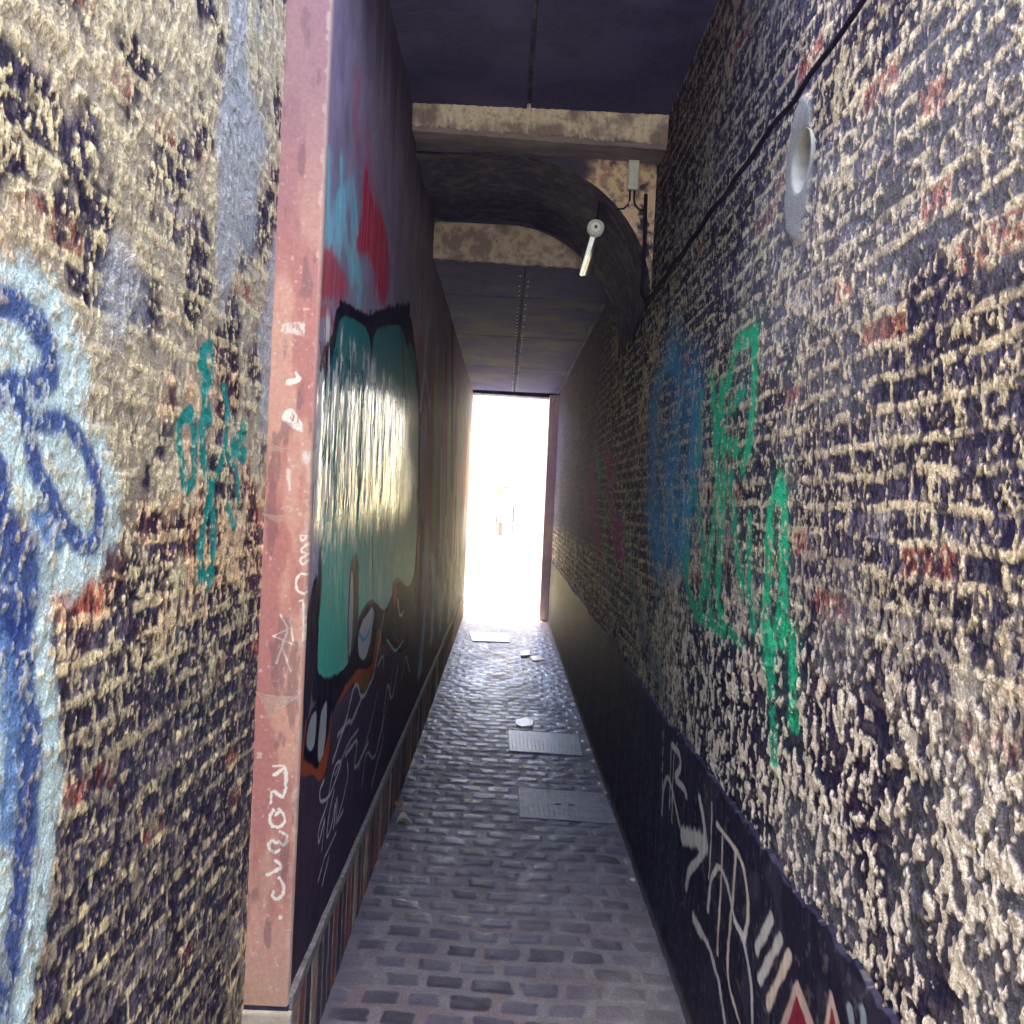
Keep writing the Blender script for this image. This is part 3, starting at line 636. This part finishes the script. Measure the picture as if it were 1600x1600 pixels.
# building over the passage, upper storeys
ub=empty('upper_storey',(0,7,EYE+2.6),'brick storey of the house bridging the passage overhead','building')
slab('front_wall',(-3,YP-.14,ZC+2.6),(3.2,YP+.2,13),M_cream2,ub); slab('rear_wall',(-3,YE-.05,EYE+4.2),(3.2,YE+.33,12.9),M_cream2,ub); slab('floor_mass',(-3,YP+.2,EYE+4.2),(3.2,YE-.05,12.8),M_soot,ub)
# ================================================================ FITTINGS
zc=onx((1265,130),XR-.03)[1]
bm=bmesh.new(); pts=[]
for k in range(60):
    f=k/59; yy=.9+(4.33-.9)*f
    pts.append((XR-.040-.003*math.sin(k*1.1),yy,zc+.003*math.sin(k*.55)+.0015*math.sin(k*1.7)))
pts+= [(XR-.06,4.36,zc+.05),(XR-.055,4.375,zc+.25),(XR-.06,4.38,zc+.5)]
tube(bm,pts,.0085,8,radii=[.0042+.0045*min(1,i/45) for i in range(len(pts))])
o=obj('cable',bm,M_cable); tag(o,'black cable strung along the upper right brick wall and up beside the arch','cable')
bx,bz=ony((989,275),4.37)
jb=empty('junction_box',(bx,4.37,bz),'slim pale grey electrical box on the flaking plaster beside the arch','electrical box')
bm=bmesh.new(); box(bm,(bx-.024,4.345,bz-.065),(bx+.024,4.385,bz+.065),.005); obj('housing',bm,M_box,jb)
bm=bmesh.new(); box(bm,(bx-.020,4.340,bz-.055),(bx+.020,4.3455,bz+.055),.002); obj('lid',bm,M_box,jb)
for sg in (-1,1):
    bm=bmesh.new(); tube(bm,[(bx+sg*.010,4.37,bz-.06),(bx+sg*.010,4.37,bz-.11),(bx+sg*.016,4.372,bz-.13),(bx+sg*.035,4.375,bz-.148),(bx+sg*.065,4.38,bz-.15)],.0045,8); obj('lead',bm,M_cable,jb)
# tubular lamp under the arch
lx,lz=ony((930,358),4.55); l2x,l2z=ony((909,428),5.45)
tl=empty('tube_lamp',(lx,4.55,lz),'white tube lamp with round end cap fixed lengthways under the arch','lamp')
def lerp(a,b,f): return tuple(a[i]+(b[i]-a[i])*f for i in range(3))
A=(lx,4.55,lz); B=(l2x,5.45,l2z)
bm=bmesh.new(); tube(bm,[lerp((lx+.018,4.55,lz+.018),(l2x+.018,5.45,l2z+.018),f) for f in (0.01,1)],.028,20); obj('housing',bm,M_lampd,tl)
bm=bmesh.new(); tube(bm,[lerp(A,B,f) for f in (0.0,1)],.0125,18); obj('light_tube',bm,M_glow,tl)
bm=bmesh.new(); tube(bm,[lerp(A,B,f) for f in (-.035,-.03,.0,.005)],.04,24,radii=[.034,.040,.040,.036]); obj('end_cap',bm,M_box,tl)
bm=bmesh.new(); tube(bm,[lerp(A,B,f) for f in (-.042,-.036)],.022,20); obj('cap_disc',bm,M_lamp,tl)
bm=bmesh.new(); tube(bm,[lerp(A,B,f) for f in (-.048,-.043)],.008,12); obj('screw',bm,M_lampd,tl)
bm=bmesh.new(); tube(bm,[lerp(A,B,.01),(lx+.01,4.56,lz+.06),(lx+.02,4.57,EYE+1.50)],.004,8); obj('supply_wire',bm,M_cable,tl)
bm=bmesh.new(); box(bm,(l2x-.01,5.35,l2z),(l2x+.012,5.37,l2z+.16)); obj('bracket',bm,M_lampd,tl)
# sleeve in the wall hole
bm=bmesh.new(); seg=40
def ringv(x,r): return [bm.verts.new((x,hy+r*math.cos(2*math.pi*k/seg),hz+r*1.0*math.sin(2*math.pi*k/seg))) for k in range(seg)]
rs=[ringv(XR+.06,.074),ringv(XR-.006,.074),ringv(XR-.0085,.071),ringv(XR-.004,.067),ringv(XR+.010,.062),ringv(XR+.085,.058),ringv(XR+.095,.0005)]
for a,b in zip(rs[:-1],rs[1:]):
    for k in range(seg):
        f=bm.faces.new((a[k],a[(k+1)%seg],b[(k+1)%seg],b[k])); f.smooth=True
o=obj('pipe_sleeve',bm,M_cement); tag(o,'round grey cement sleeved hole in the right wall just under the cable','pipe hole')
# corner conduit along far right ceiling
bm=bmesh.new(); pts=[]
for k in range(40):
    f=k/39; yy=5.7+(YE-5.8)*f; pts.append((XR-.07+.006*math.sin(k*1.3),yy,ZF-.07+.012*math.sin(k*.9)-.02*f))
tube(bm,pts,.006,8); o=obj('conduit',bm,M_soot); tag(o,'thin metal conduit along the top corner of the far right wall','conduit')
# ================================================================ GROUND ITEMS
def cover(name,pts,label,holes,mat=M_cover):
    P=[onz(p,-.002) for p in pts]; cx=sum(p[0] for p in P)/4; cy=sum(p[1] for p in P)/4
    root=empty(name,(cx,cy,0),label,'access cover','access covers set in the path')
    bm=bmesh.new()
    def pl(k,z0,z1):
        lo=[bm.verts.new((cx+(p[0]-cx)*k,cy+(p[1]-cy)*k,z0)) for p in P]; hi=[bm.verts.new((cx+(p[0]-cx)*k,cy+(p[1]-cy)*k,z1)) for p in P]
        bm.faces.new(hi); 
        for i in range(4): bm.faces.new((lo[i],lo[(i+1)%4],hi[(i+1)%4],hi[i]))
    pl(1.0,-.04,-.004); obj('frame',bm,M_iron,root)
    bm=bmesh.new(); pl(.97,-.03,-.0015)
    fs=[f for f in bm.faces if all(abs(v.co.z-.013)<1e-5 for v in f.verts)]
    obj('plate',bm,mat,root)
    # raised tread ribs
    bm=bmesh.new(); 
    for i in range(18):
        f=(i+1)/19
        a=[P[0][j]*(1-f)+P[1][j]*f for j in (0,1)]; b=[P[3][j]*(1-f)+P[2][j]*f for j in (0,1)]
        a2=[a[j]*.93+b[j]*.07 for j in (0,1)]; b2=[a[j]*.07+b[j]*.93 for j in (0,1)]
        tube(bm,[(a2[0],a2[1],-.0018),(b2[0],b2[1],-.0018)],.0012,6)
    obj('tread',bm,mat,root)
    if holes:
        for dx in (-.035,.035):
            bm=bmesh.new(); box(bm,(cx+dx-.016,cy-.012,-.004),(cx+dx+.016,cy+.012,.0005),.001); obj('key_slot',bm,M_iron,root)
    return root
cover('access_cover',[(808,1230),(946,1239),(966,1287),(811,1277)],'nearer grey metal access cover with two key slots beside the black painted band',True)
cover('access_cover',[(793,1140),(905,1148),(912,1181),(795,1173)],'farther metal access cover catching the light, behind the one with key slots',False,M_metal)
def flat(name,pts,z,mat,label,cat,th=.016):
    P=[onz(p,z) for p in pts]; bm=bmesh.new()
    hi=[bm.verts.new((p[0],p[1],z)) for p in P]; lo=[bm.verts.new((p[0],p[1],z-th-.02)) for p in P]
    bm.faces.new(hi); bm.faces.new(lo[::-1]); n=len(P)
    for i in range(n): bm.faces.new((lo[i],lo[(i+1)%n],hi[(i+1)%n],hi[i]))
    o=obj(name,bm,mat); return tag(o,label,cat)
flat('drain_cover',[(733,987),(795,990),(796,1003),(738,1001)],.003,M_pale,'bright rectangular drain cover shining in the path near the far exit','drain cover')
flat('paving_stone',[(806,1124),(822,1121),(834,1125),(832,1133),(815,1135),(806,1131)],.003,M_pale,'rounded pale stone just beyond the farther access cover','stone')
flat('paving_stone',[(813,1017),(827,1016),(828,1023),(814,1024)],.014,M_pale,'small pale paver near the exit, left one of two','stone')
flat('paving_stone',[(831,1025),(846,1024),(848,1031),(832,1032)],.003,M_pale,'small pale paver near the exit, right one of two','stone')
def leaf(p,sz,ang,label,mat):
    x,y=onz(p,.01); bm=bmesh.new(); n=10; L_=[];R_=[];Cn=[]
    for i in range(n+1):
        f=i/n; w=sz*.42*math.sin(math.pi*min(1,f*.97+.02))**.8; l=(f-.5)*sz; z=.018+.010*math.sin(f*5)
        for lst,sg,dz in ((L_,-1,.012),(Cn,0,0),(R_,1,.016)):
            a=l; b=sg*w; lst.append(bm.verts.new((x+a*math.cos(ang)-b*math.sin(ang),y+(a*math.sin(ang)+b*math.cos(ang))*1.0,z+dz*w/sz*5)))
    for i in range(n):
        bm.faces.new((L_[i],L_[i+1],Cn[i+1],Cn[i])); bm.faces.new((Cn[i],Cn[i+1],R_[i+1],R_[i]))
    bmesh.ops.solidify(bm,geom=bm.faces[:],thickness=.001)
    o=obj('dry_leaf',bm,mat); tag(o,label,'leaf')
leaf((618,1262),.085,.9,'curled orange dry leaf lying by the left plinth',M_dead)
leaf((632,1288),.075,.2,'small greenish leaf lying in front of the orange dry leaf',M_web)
def pebble(p,r,label,seed):
    x,y=onz(p,.0); bm=bmesh.new(); bmesh.ops.create_icosphere(bm,subdivisions=3,radius=r); rn=random.Random(seed)
    k=[rn.random()*6 for _ in range(3)]
    for v in bm.verts:
        v.co*=1+.18*math.sin(v.co.x/r*2+k[0])+.12*math.sin(v.co.y/r*3+k[1]); v.co.z*=.6; v.co+=Vector((x,y,r*.35))
    for f in bm.faces: f.smooth=True
    tag(obj('pebble',bm,M_stone),label,'pebble')
pebble((945,1240),.013,'pale pebble at the corner of the nearer access cover',1)
pebble((988,1376),.012,'pale pebble on the path in front of the black painted band',2)
# ---- cobwebs in the corner
def web(p_wall,p_face,p_low,label,seed):
    """dusty triangular web between rubble wall (x=XN) and pilaster face (y=YP)"""
    a=onx(p_wall,XN+.012); A=Vector((XN+.012,a[0],a[1])); b=ony(p_face,YP-.014); Bv=Vector((b[0],YP-.014,b[1])); c_=ony(p_low,YP-.02); Cv=Vector((c_[0],YP-.02,c_[1]))
    bm=bmesh.new(); n=14; rn=random.Random(seed); g={}
    for i in range(n+1):
        for j in range(n+1-i):
            u=i/n; v=j/n; w=1-u-v; p=A*w+Bv*u+Cv*v
            sag=w*u+u*v+v*w
            p=p+Vector((.012*sag,-.015*sag,-.02*w*u))+Vector(((rn.random()-.5),(rn.random()-.5),(rn.random()-.5)))*.002
            p=p+(A*.33+Bv*.33+Cv*.34-p)*.35*( (u*v+v*w)*2)*.3
            g[i,j]=bm.verts.new(p)
    for i in range(n):
        for j in range(n-i):
            bm.faces.new((g[i,j],g[i+1,j],g[i,j+1]))
            if i+j<n-1: bm.faces.new((g[i+1,j],g[i+1,j+1],g[i,j+1]))
    bmesh.ops.solidify(bm,geom=bm.faces[:],thickness=.001)
    o=obj('cobweb',bm,M_cob); tag(o,label,'cobweb','dusty cobwebs in the corner by the pilaster')
web((398,1080),(470,1086),(420,1122),'large dusty cobweb low in the corner across the pink pilaster',1)
web((402,800),(462,803),(432,818),'thin dusty cobweb halfway up the pink pilaster',2)
web((416,688),(452,700),(420,708),'smallest dusty cobweb, highest on the pink pilaster',3)
# ================================================================ BEYOND THE EXIT
def house(name,x0,x1,y0,y1,h,label,side,wins,mat=M_house):
    r=empty(name,((x0+x1)/2,(y0+y1)/2,0),label,'house')
    slab('wall',(x0,y0,-.3),(x1,y1,h),mat,r)
    fx=x1 if side<0 else x0; sg=1 if side<0 else -1
    slab('roof',(x0+.02,y0-.02,h),(x1-.02,y1+.02,h+.25),M_roofm,r)
    for (wy,wz) in wins:
        xx=sorted((fx+sg*.012,fx-sg*.05))
        slab('window',(xx[0],wy-.4,wz),(xx[1],wy+.4,wz+1.2),M_glass,r)
    return r
house('row_house',-4,-.86,13.9,30,2.5,'low cream garden house left of the glaring lane',-1,[])
house('row_house',-4,-.90,30.2,52,4.5,'taller cream house farther down the lane on the left',-1,[(34,1.0),(38,1.0)])
house('row_house',.80,5,YE+.36,29,6.5,'tall cream house right of the glaring lane',1,[(20,1.2),(24,1.2)])
house('row_house',.84,5,29.2,52,5.5,'cream house farther down the lane on the right',1,[(33,1.0),(38,1.0)])
house('row_house',-6,6,66,72,7,'pale house closing the far end of the lane',0,[])
def post(x,y,h,label,arm):
    r=empty('lamp_post' if arm else 'post',(x,y,0),label,'lamp post' if arm else 'post')
    bm=bmesh.new(); tube(bm,[(x,y,-.02),(x,y,h)],.045,10,radii=[.06,.035]); obj('pole',bm,M_iron,r)
    if arm:
        bm=bmesh.new(); tube(bm,[(x,y,h-.02),(x-.12,y,h+.06),(x-.32,y,h+.04)],.025,8); obj('arm',bm,M_iron,r)
        bm=bmesh.new(); box(bm,(x-.5,y-.08,h-.04),(x-.28,y+.08,h+.06),.02); obj('lantern',bm,M_iron,r)
post(.42,44,2.05,'dark lamp post at the far end of the sunlit lane',True)
post(-.34,44,1.1,'short dark post at the left of the far lane',False)
bn=empty('bollard',(-.13,40,0),'low grey bollard standing in the middle of the far lane','bollard')
slab('base',(-.26,39.85,-.02),(0,40.15,.08),M_iron,bn,.01); slab('shaft',(-.22,39.9,.08),(-.04,40.1,.58),M_iron,bn,.03)
# climbing shrub far away
sh=empty('shrub',(-.25,45,0),'small green leafy shrub over the far lane','shrub')
bm=bmesh.new(); rn=random.Random(5)
for k in range(420):
    a=rn.random()*6.28; rr_=rn.random()**.5*.22; p=Vector((-.25+rr_*math.cos(a),45+rr_*math.sin(a),1.95+(rn.random()-.5)*.36))
    u=Vector((rn.random()-.5,rn.random()-.5,rn.random()-.5)).normalized()*.035; w=u.orthogonal().normalized()*.02
    vs=[bm.verts.new(p+q_) for q_ in (-u,w,u,-w)]; bm.faces.new(vs)
obj('foliage',bm,M_leaf,sh)
bm=bmesh.new(); tube(bm,[(-.25,45,-.05),(-.24,45.02,1.0),(-.26,45,1.9)],.02,8,radii=[.03,.022,.012]); obj('stem',bm,M_iron,sh)
# ================================================================ LIGHT
SUN_EL=81; SUN_AZ=333     # clockwise from +Y
w=bpy.data.worlds.new('World'); sc.world=w; w.use_nodes=True; nt=w.node_tree
bg=nt.nodes['Background']; sky=nt.nodes.new('ShaderNodeTexSky'); sky.sky_type='NISHITA'; sky.sun_disc=False
sky.sun_elevation=R(SUN_EL); sky.sun_rotation=R(SUN_AZ); sky.air_density=.7; sky.dust_density=3.5; sky.ozone_density=1
nt.links.new(sky.outputs[0],bg.inputs[0]); bg.inputs[1].default_value=.15
sd=bpy.data.lights.new('sun','SUN'); sd.energy=4; sd.angle=R(.5); sd.color=(1,.93,.80)
so=bpy.data.objects.new('sun',sd); col.objects.link(so)
dv=Vector((math.sin(R(SUN_AZ))*math.cos(R(SUN_EL)),math.cos(R(SUN_AZ))*math.cos(R(SUN_EL)),math.sin(R(SUN_EL))))
so.rotation_euler=dv.to_track_quat('Z','Y').to_euler(); so.location=dv*30
vs_=sc.view_settings; vs_.view_transform='Standard'; vs_.look='None'; vs_.exposure=4.2; vs_.gamma=1
sc.render.engine='CYCLES'; sc.cycles.max_bounces=10; sc.cycles.diffuse_bounces=6
sc.render.resolution_x=1024; sc.render.resolution_y=1024
# ================================================================ AIR
bm=bmesh.new(); box(bm,(-125,-65,-2.0),(125,165,14))
mh=bpy.data.materials.new('haze'); mh.use_nodes=True; n_=mh.node_tree; n_.nodes.remove(n_.nodes['Principled BSDF'])
pv=n_.nodes.new('ShaderNodeVolumePrincipled'); pv.inputs['Density'].default_value=.006; pv.inputs['Anisotropy'].default_value=.86; pv.inputs['Color'].default_value=(.62,.54,1,1)
n_.links.new(pv.outputs[0],n_.nodes['Material Output'].inputs['Volume'])
tag(obj('haze',bm,mh),kind='stuff')
